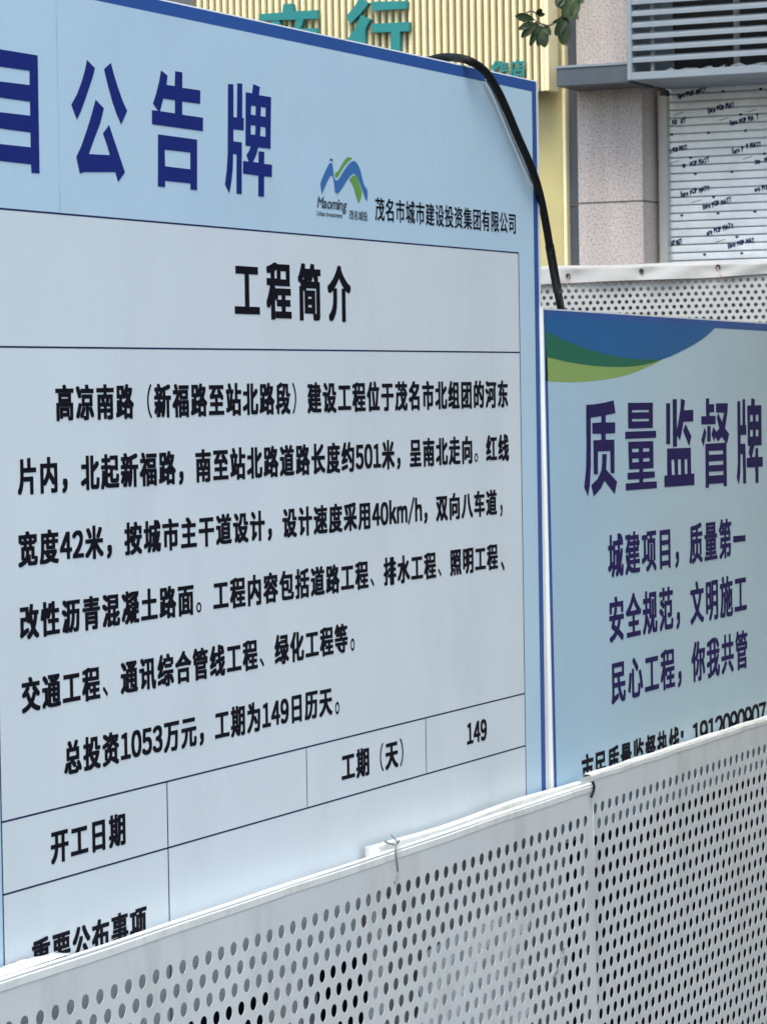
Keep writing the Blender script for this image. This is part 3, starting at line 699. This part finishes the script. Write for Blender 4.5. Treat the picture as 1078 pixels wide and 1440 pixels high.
# ------------------------------------------------------------------ shop building behind
SH = empty('shop_building', (-6, 20.5, 0), 'shop front with granite pillar, charcoal trim, white shutter and slatted grey window', 'building')
def bx(name, m, px0, px1, py0, py1, Ya, Yb, parent=SH, bevel=.004, x0=None, x1=None, z0=None, z1=None, dz=0):
    """box whose front face at Y = Ya spans these sight lines"""
    ym = (py0+py1)/2
    X0 = on_y(px0, ym, Ya)[0] if x0 is None else x0; X1 = on_y(px1, ym, Ya)[0] if x1 is None else x1
    Z1 = on_y((px0+px1)/2, py0, Ya)[1] if z1 is None else z1; Z0 = on_y((px0+px1)/2, py1, Ya)[1] if z0 is None else z0
    return MB().box(X0, X1, Ya, Yb, Z0, Z1).build(name, m, parent, bevel=bevel), (X0, X1, Z0, Z1)
MB().box(-18, 8, 20.7, 21.2, 0, 9).build('wall', M['facade'], SH)
MB().box(-18, -7.78, 20.28, 20.7, 0, 9).build('wall', M['facade'], SH)
pil, pb = bx('pillar', M['granite'], 812, 903, 200, 300, 20.0, 20.45, z0=0, z1=7.5)
jz = on_y(860, 284, 20)[1]
MB().box(pb[0]-.002, pb[1]+.002, 19.998, 20.452, jz-.005, jz+.005).build('joint', M['jointm'], pil)
# thin vertical arris line
bx('pilaster', M['charcoal'], 790.5, 812.5, 150, 300, 20.06, 20.5, z0=0, z1=7.5, x1=pb[0]-.003)
bx('pilaster_joint', M['jointm'], 790.5, 812.5, 287, 290, 20.055, 20.2, x1=pb[0]-.004, bevel=0)
bx('yellow_panel', M['olive'], 640, 791, 150, 300, 20.02, 20.27, z0=0, z1=4.2)
bx('panel_trim', M['cream'], 790.6, 795.2, 150, 300, 20.0, 20.27, z0=0, z1=3.9)
beam, bb = bx('beam', M['charcoal'], 781.5, 883, 93.5, 119, 19.62, 20.1)
MB().box(bb[0]-.003, bb[1], 19.612, 20.1, bb[3]+.001, bb[3]+.016).build('flashing', M['louvre'], beam)
# slatted window box
WY = 19.5
xl = on_y(880.5, 50, WY)[0]; zl = on_y(882, 113, WY)[1]; xr = xl+2.4; zh = 5.6
wn = MB()
fw = on_y(887, 50, WY)[0]-xl; fh = on_y(884, 102, WY)[1]-zl
wn.box(xl, xl+fw, WY, WY+.06, zl, zh); wn.box(xl+fw, xr, WY+.001, WY+.06, zl, zl+fh); wn.box(xl+fw, xr, WY+.001, WY+.06, zh-.05, zh); wn.box(xr, xr+fw, WY, WY+.06, zl, zh)
win = wn.build('slatted_window', M['louvre'], SH, bevel=.003)
s_ = MB(); pitchz = 0.0745
z = zl+fh+.062
while z < zh-.08:
    b = len(s_.v); h_, d_ = .024, .045          # sloping blades
    s_.v += [(x, y_, z_) for x in (xl+fw-.002, xr+.002) for y_, z_ in ((WY+.008, z), (WY+.008, z+h_), (WY+.008+d_, z+h_+.022), (WY+.008+d_, z+h_+.018), (WY+.012, z+.002))]
    s_.f += [(b+i, b+(i+1) % 5, b+5+(i+1) % 5, b+5+i) for i in range(5)]
    z += pitchz
s_.build('slats', M['louvre'], win)
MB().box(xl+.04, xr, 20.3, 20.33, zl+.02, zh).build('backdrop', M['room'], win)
so_ = MB(); so_.box(xl+.005, xr, WY+.061, 20.31, zl+.004, zl+.02); so_.box(xl+.005, xl+.03, WY+.061, 20.31, zl+.021, zh); so_.build('soffit', M['louvre'], win)
mu = MB()
mu.box(xl+.13, xl+.15, WY+.09, WY+.12, zl+.02, zh); mu.box(xl+.62, xl+.65, WY+.3, WY+.34, zl+.02, zh); mu.box(xl+1.3, xl+1.33, WY+.3, WY+.34, zl+.02, zh)
mu.build('bracket', M['rail'], win)
tr = MB()
for x0_, x1_, zz0 in ((.22, .62, .030), (.66, 1.25, .036)):
    b = len(tr.v)
    for i in range(13):
        x = xl+x0_+(x1_-x0_)*i/12; a = zl+zz0+.02+.008*math.sin(i*1.7); tr.v += [(x, WY+.10, a), (x, WY+.13, a+.018+.006*math.sin(i*2.3))]
    for i in range(12): tr.f.append((b+2*i, b+2*i+2, b+2*i+3, b+2*i+1))
tag(tr.build('plastic_sheet', M['film']), 'strip of pale plastic sheet lying along the sill inside the slatted window', 'plastic sheet')
# shutter
SY = 20.33
sx0 = on_y(937.3, 240, SY)[0]; sx1 = sx0+2.3; sz1 = zl+.30
rl, rb = bx('shutter_rail', M['rail'], 925.5, 937, 150, 350, 20.25, 20.45, z0=0, z1=zl-.04)
MB().box(rb[0]-.2, rb[0]-.002, 20.30, 20.45, 0, zl).build('reveal', M['granite'], SH)
MB().box(rb[1]-.02, rb[1]+.0, 20.26, 20.33, zl-.04, zl-.001).build('rail_cap', M['louvredark'], rl)
sp_ = .0528; prof = []
z = 0.02
while z < sz1:
    prof += [(-.004, z), (.030, z+.0003), (.030, z+.0085), (-.004, z+.0088), (-.0072, z+.012), (-.0078, z+.027), (-.0076, z+.044), (-.0055, z+sp_-.0009)]
    z += sp_
st = MB()
for a, zz_ in prof: st.v += [(sx0, SY+a, zz_), (sx1, SY+a, zz_)]
for i in range(len(prof)-1): st.f.append((2*i, 2*i+1, 2*i+3, 2*i+2))
shu = st.build('roller_shutter', M['shutter'], SH)
MB().box(sx1, sx1+.08, 20.22, 20.45, 0, zl-.04).build('shutter_rail', M['rail'], SH)
def PS(u, v, h): return (u, SY-.0085-h, v)
fl = Flat(PS, 0.0); glyphs('EuroPOPMATT')
def sz(x, y): return on_y(900+x/5.14, 100+y/5.14, SY)
def stext(x0, y0_, x1, y1_):
    a, b = Vector(sz(x0, y0_)), Vector(sz(x1, y1_)); d = (b-a); L_ = d.length; d.normalize(); nn = Vector((-d.y, d.x)); p = 0; it = []
    for ch in 'Euro POP MATT':
        if ch == ' ': p += .5; continue
        gg = GL[ch]; it.append((ch, p-gg[2][0])); p += gg[3][0]-gg[2][0]+.11
    s = L_/p
    for ch, q in it:
        if SR.random() < .08: continue
        gg = GL[ch]; sy = .036/.72*SR.uniform(.86, 1.1); jit = SR.uniform(-.004, .004)
        pts2 = []
        for x, y in gg[0]:
            w2 = a + d*((q+x+.12*y)*s) + nn*(y*sy*.9+jit); pts2.append((w2.x, w2.y))
        fl.add([p_ for p_ in pts2], gg[1], .0022, .0022)
base = [(500, 105), (495, 302), (125, 412), (655, 395), (135, 616), (660, 592), (293, 708), (824, 680), (300, 908), (830, 884), (460, 1002), (468, 1194), (98, 1300), (630, 1284), (268, 195), (990, 500), (990, 970)]
SR = random.Random(3)
for x, y in base:
    x += SR.uniform(-14, 14) if x > 200 else 0; y += SR.uniform(-8, 8)
    if x < 188:          # begins behind the rail: keep only what clears it
        pass
    stext(max(x, 188) if x >= 188 else 188, y if x >= 188 else y-(188-x)*.26, x+207, y-54+SR.uniform(-9, 9)) if x+207 < 1500 and not (x == 268) else None
fl.build('printed_lettering', M['line'], shu)
for x, y in [(335, 160), (600, 148), (870, 130), (230, 460), (493, 447), (760, 432), (725, 315), (200, 345), (365, 628), (897, 598), (397, 745), (662, 730), (530, 912), (300, 1045), (562, 1030), (828, 1018), (698, 1200), (465, 1328), (733, 1318)]:
    fl = Flat(PS, 0.0)
    c = sz(x, y); r = .0125
    fl.add([(c[0]-r, c[1]+.002), (c[0]-r*.5, c[1]+r*.75), (c[0]+r*.5, c[1]+r*.75), (c[0]+r, c[1]+.002), (c[0]+r*.2, c[1]-r*.7), (c[0]-r*.2, c[1]-r*.7)], [tuple(range(6))]); fl.build('printed_emblem', M['line'], shu)
for x, y in [(240, 322), (570, 360), (770, 300), (210, 672), (740, 640), (370, 955), (545, 1240), (915, 905)]:
    a, b = sz(x, y), sz(x+70, y-22); fl = Flat(PS, 0.0); fl.add([a, b, (b[0], b[1]+.004), (a[0], a[1]+.004)], [(0, 1, 2, 3)]); fl.build('printed_dash', M['line'], shu)
MB().box(sx1+.081, 8, 20.0, 20.69, 0, 7.5).build('pillar', M['granite'], SH)

# ribbed cream sign with teal letters
GY = 19.74
gxl, _ = on_y(268, 5, GY); gxr = on_y(770.5, 60, GY)[0]; gzb = on_y(764, 126.5, GY)[1]; gzt = gzb+1.9
SG = empty('shop_sign', ((gxl+gxr)/2, GY, gzb), 'cream ribbed shop sign carrying teal raised characters', 'shop sign')
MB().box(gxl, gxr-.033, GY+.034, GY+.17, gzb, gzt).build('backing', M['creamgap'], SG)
rp = .0500; nrib = int((gxr-gxl-.04)/rp); ribs = MB()
for i in range(nrib):
    x1_ = gxr-.034-i*rp; x0_ = x1_-.0275
    b = len(ribs.v); pr = [(x0_, GY+.0335), (x0_+.002, GY+.006), (x0_+.007, GY), (x1_-.007, GY), (x1_-.002, GY+.006), (x1_, GY+.0335)]
    ribs.v += [(x, y, z) for z in (gzb-.004, gzt) for x, y in pr]
    for k in range(5): ribs.f.append((b+k, b+k+1, b+6+k+1, b+6+k))
    ribs.f.append(tuple(b+k for k in range(6))[::-1])
ribs.build('ribs', M['cream'], SG)
MB().box(gxr-.032, gxr, GY-.002, GY+.175, gzb-.006, gzt+.01).build('end_cap', M['cream'], SG, bevel=.004)
def raised(name, loops, Yf, dep, parent, m):
    V3 = []; F3 = []
    for L in loops:
        v2, f2 = fill2d([L])
        n = len(L); b = len(V3)
        V3 += [(p[0], Yf, p[1]) for p in v2]; F3 += [tuple(b+i for i in t) for t in f2]
        b = len(V3)
        V3 += [(p[0], Yf, p[1]) for p in L]+[(p[0], Yf+dep, p[1]) for p in L]
        F3 += [(b+i, b+(i+1) % n, b+n+(i+1) % n, b+n+i) for i in range(n)]
    return from_py(name, V3, F3, m, parent)
LY = GY-.055
def gz(pts, x0=340, y0_=0, s=4.146): return [on_y(x0+a/s, y0_+b/s, LY) for a, b in pts]
raised('sign_character', [gz([(686, -12), (738, 18), (690, 80), (630, 138), (604, 98), (650, 45)]), gz([(694, 88), (748, 112), (718, 170), (718, 420), (668, 420), (668, 235), (630, 275), (600, 250), (655, 170)]),
     gz([(754, 10), (958, 5), (958, 50), (768, 62), (754, 55)]), gz([(754, 138), (972, 128), (972, 182), (920, 184), (920, 440), (890, 470), (830, 470), (818, 430), (868, 425), (868, 186), (756, 190)])], LY, .05, SG, M['teal'])
raised('sign_character', [gz([(102, 82), (236, 72), (240, 25), (292, 20), (300, 66), (440, 58), (440, 108), (102, 122)]), gz([(170, 124), (215, 120), (235, 165), (195, 175)]), gz([(318, 112), (360, 110), (340, 170), (300, 168)]),
     gz([(102, 172), (440, 164), (440, 470), (400, 500), (350, 500), (345, 460), (390, 455), (390, 210), (152, 218), (152, 500), (102, 500)]), gz([(200, 320), (340, 315), (340, 430), (200, 436)])], LY, .05, SG, M['teal'])
glyphs('作店')
GL2 = {}
def small_char(ch, px0, px1, py0, py1):
    v, f_, lo, hi = GL[ch]; Yf = GY-.030
    a = on_y(px0, py1, Yf); b = on_y(px1, py0, Yf)
    s = ((b[0]-a[0])/(hi[0]-lo[0]), (b[1]-a[1])/(hi[1]-lo[1])); V3 = []; F3 = []
    for k, (dx, dz) in enumerate(DIRS):
        q = len(V3); V3 += [(a[0]+(x-lo[0])*s[0]+dx*.004, Yf-k*.0002, a[1]+(y-lo[1])*s[1]+dz*.004) for x, y in v]; F3 += [tuple(q+i for i in t) for t in f_]
    # give the character its depth
    q = len(V3); base_ = [(a[0]+(x-lo[0])*s[0], a[1]+(y-lo[1])*s[1]) for x, y in v]
    cnt = {}
    for t in f_:
        for i in range(len(t)):
            e = tuple(sorted((t[i], t[(i+1) % len(t)]))); cnt[e] = cnt.get(e, 0)+1
    V3 += [(x, Yf, z_) for x, z_ in base_]+[(x, Yf+.028, z_) for x, z_ in base_]; n_ = len(base_)
    for (i, j), c in cnt.items():
        if c == 1: F3.append((q+i, q+j, q+n_+j, q+n_+i))
    return from_py('sign_character', V3, F3, M['teal'], SG)
small_char('作', 690, 713, 85.5, 106); small_char('店', 716, 737.5, 83.5, 108)

# ------------------------------------------------------------------ tree whose twig hangs into the view; unseen crown shaped for shade
def leafmesh(mb, p, d, n_, l, wd):
    d = d.normalized(); s = d.cross(n_).normalized(); n2 = s.cross(d).normalized()
    prof = [(0, 0), (.12, .30), (.32, .78), (.55, 1.0), (.78, .86), (.93, .48), (1.0, 0)]
    b = len(mb.v); c = []
    for t, w_ in prof:
        q = p+d*l*t-n2*l*.18*t*t
        mb.v += [tuple(q), tuple(q+s*wd*.5*w_+n2*l*.05*w_), tuple(q-s*wd*.5*w_+n2*l*.05*w_)]
    for i in range(len(prof)-1):
        a = b+3*i; e = a+3
        mb.f += [(a, e, e+1, a+1), (a, a+2, e+2, e)]
T0 = 7.4
TR_ = empty('tree', (0, 0, 0), 'tree with dark green leaves, one twig hanging before the ribbed sign, unseen crown added for shade', 'tree')
base_ = Vector((.75, 6.5, 0)); TR_.location = base_
crown_c = Vector((.35, 5.35, 2.55))  # crown placed and thickened out of view to shade the boards' right end
TK = MB(); top_ = Vector((base_.x-.15, base_.y-.2, 2.3))
TK.tube(catmull([base_, base_+Vector((.03, 0, .9)), base_+Vector((-.04, .05, 1.7)), top_], 5), [.11-.0028*i for i in range(16)], 12); TK.build('trunk', M['bark'], TR_, True)
BR = MB(); LV = MB(); tips = []
for k in range(110):
    u_ = Vector((random.gauss(0, 1), random.gauss(0, 1), random.gauss(0, 1))).normalized()*random.uniform(.25, 1)**.5
    e = crown_c+Vector((u_.x*1.95, u_.y*1.75, u_.z*1.75))
    m_ = top_.lerp(e, .5)+Vector((random.uniform(-.2, .2), random.uniform(-.2, .2), .2))
    c_ = catmull([top_-Vector((0, 0, random.uniform(0, .4))), m_, e], 6); BR.tube(c_, [.03*(1-i/13)+.004 for i in range(13)], 7); tips += c_[5:]
# the twig in view
tw0 = at_t(842, -60, T0); tw = catmull([tw0, at_t(815, -12, T0), at_t(800, 12, T0-.02), at_t(785, 27, T0-.04), at_t(770, 36, T0-.05), at_t(752, 29, T0-.05)], 5)
arm = catmull([Vector((-.5, 6.0, 3.2)), Vector((-1.3, 6.5, 3.15)), Vector((-2.0, 6.85, 2.95)), tw0], 6)
BR.tube(arm[:-1] + list(tw), [.014-.0005*i for i in range(len(arm)-1)]+[.0045*(1-i/40) for i in range(len(tw))], 6)
BR.tube(catmull([at_t(757, 31, T0-.05), at_t(752, 18, T0-.05), at_t(744, 16, T0-.05), at_t(738, 20, T0-.05)], 5), .002, 6)
BR.build('branch', M['bark'], TR_, True)
view = -F
def vleaf(x0, y0_, x1, y1_, wpx, t=T0, tilt=.25):
    a = at_t(x0, y0_, t-.04); b = at_t(x1, y1_, t-.06)
    n_ = (view+RT*random.uniform(-tilt, tilt)+UP*random.uniform(-tilt, tilt)).normalized()
    leafmesh(LV, a, b-a, n_, (b-a).length, wpx*t/CAM_F)
for q in ((752, 28, 726, 22, 13), (750, 31, 730, 40, 9), (756, 30, 734, 51, 12), (756, 32, 747, 63, 10), (758, 34, 766, 64, 17), (762, 34, 757, 63, 11), (754, 22, 760, 14, 9), (756, 22, 764, 20, 6), (764, 33, 772, 48, 10), (772, 36, 788, 26, 5),
          (800, 5, 786, 8, 15), (806, 2, 800, 26, 16), (795, 22, 792, 60, 20), (812, -4, 806, 22, 14), (806, 8, 812, 26, 6), (790, -8, 784, 8, 14), (815, -15, 818, 3, 10), (797, 20, 782, 48, 14), (803, -2, 793, 22, 15)):
    vleaf(*q)
for k in range(24000):
    p = random.choice(tips)+Vector((random.gauss(0, .17), random.gauss(0, .17), random.gauss(0, .17)))
    px = (p-Vector((0, 0, CAM_H))); zc = px.dot(F); sx = 539+CAM_F*px.dot(RT)/zc; sy_ = 720-CAM_F*px.dot(UP)/zc
    if sx < 1130 and sy_ > -45: continue                      # crown leaves that would hang in view are left out
    d = Vector((random.gauss(0, 1), random.gauss(0, 1), -.5+random.gauss(0, .6))); n_ = Vector((random.gauss(0, .5), random.gauss(0, .5), 1)).normalized()
    l = random.uniform(.07, .12); leafmesh(LV, p, d, n_, l, l*.5)
LV.build('leaves', M['leaf'], TR_, True)
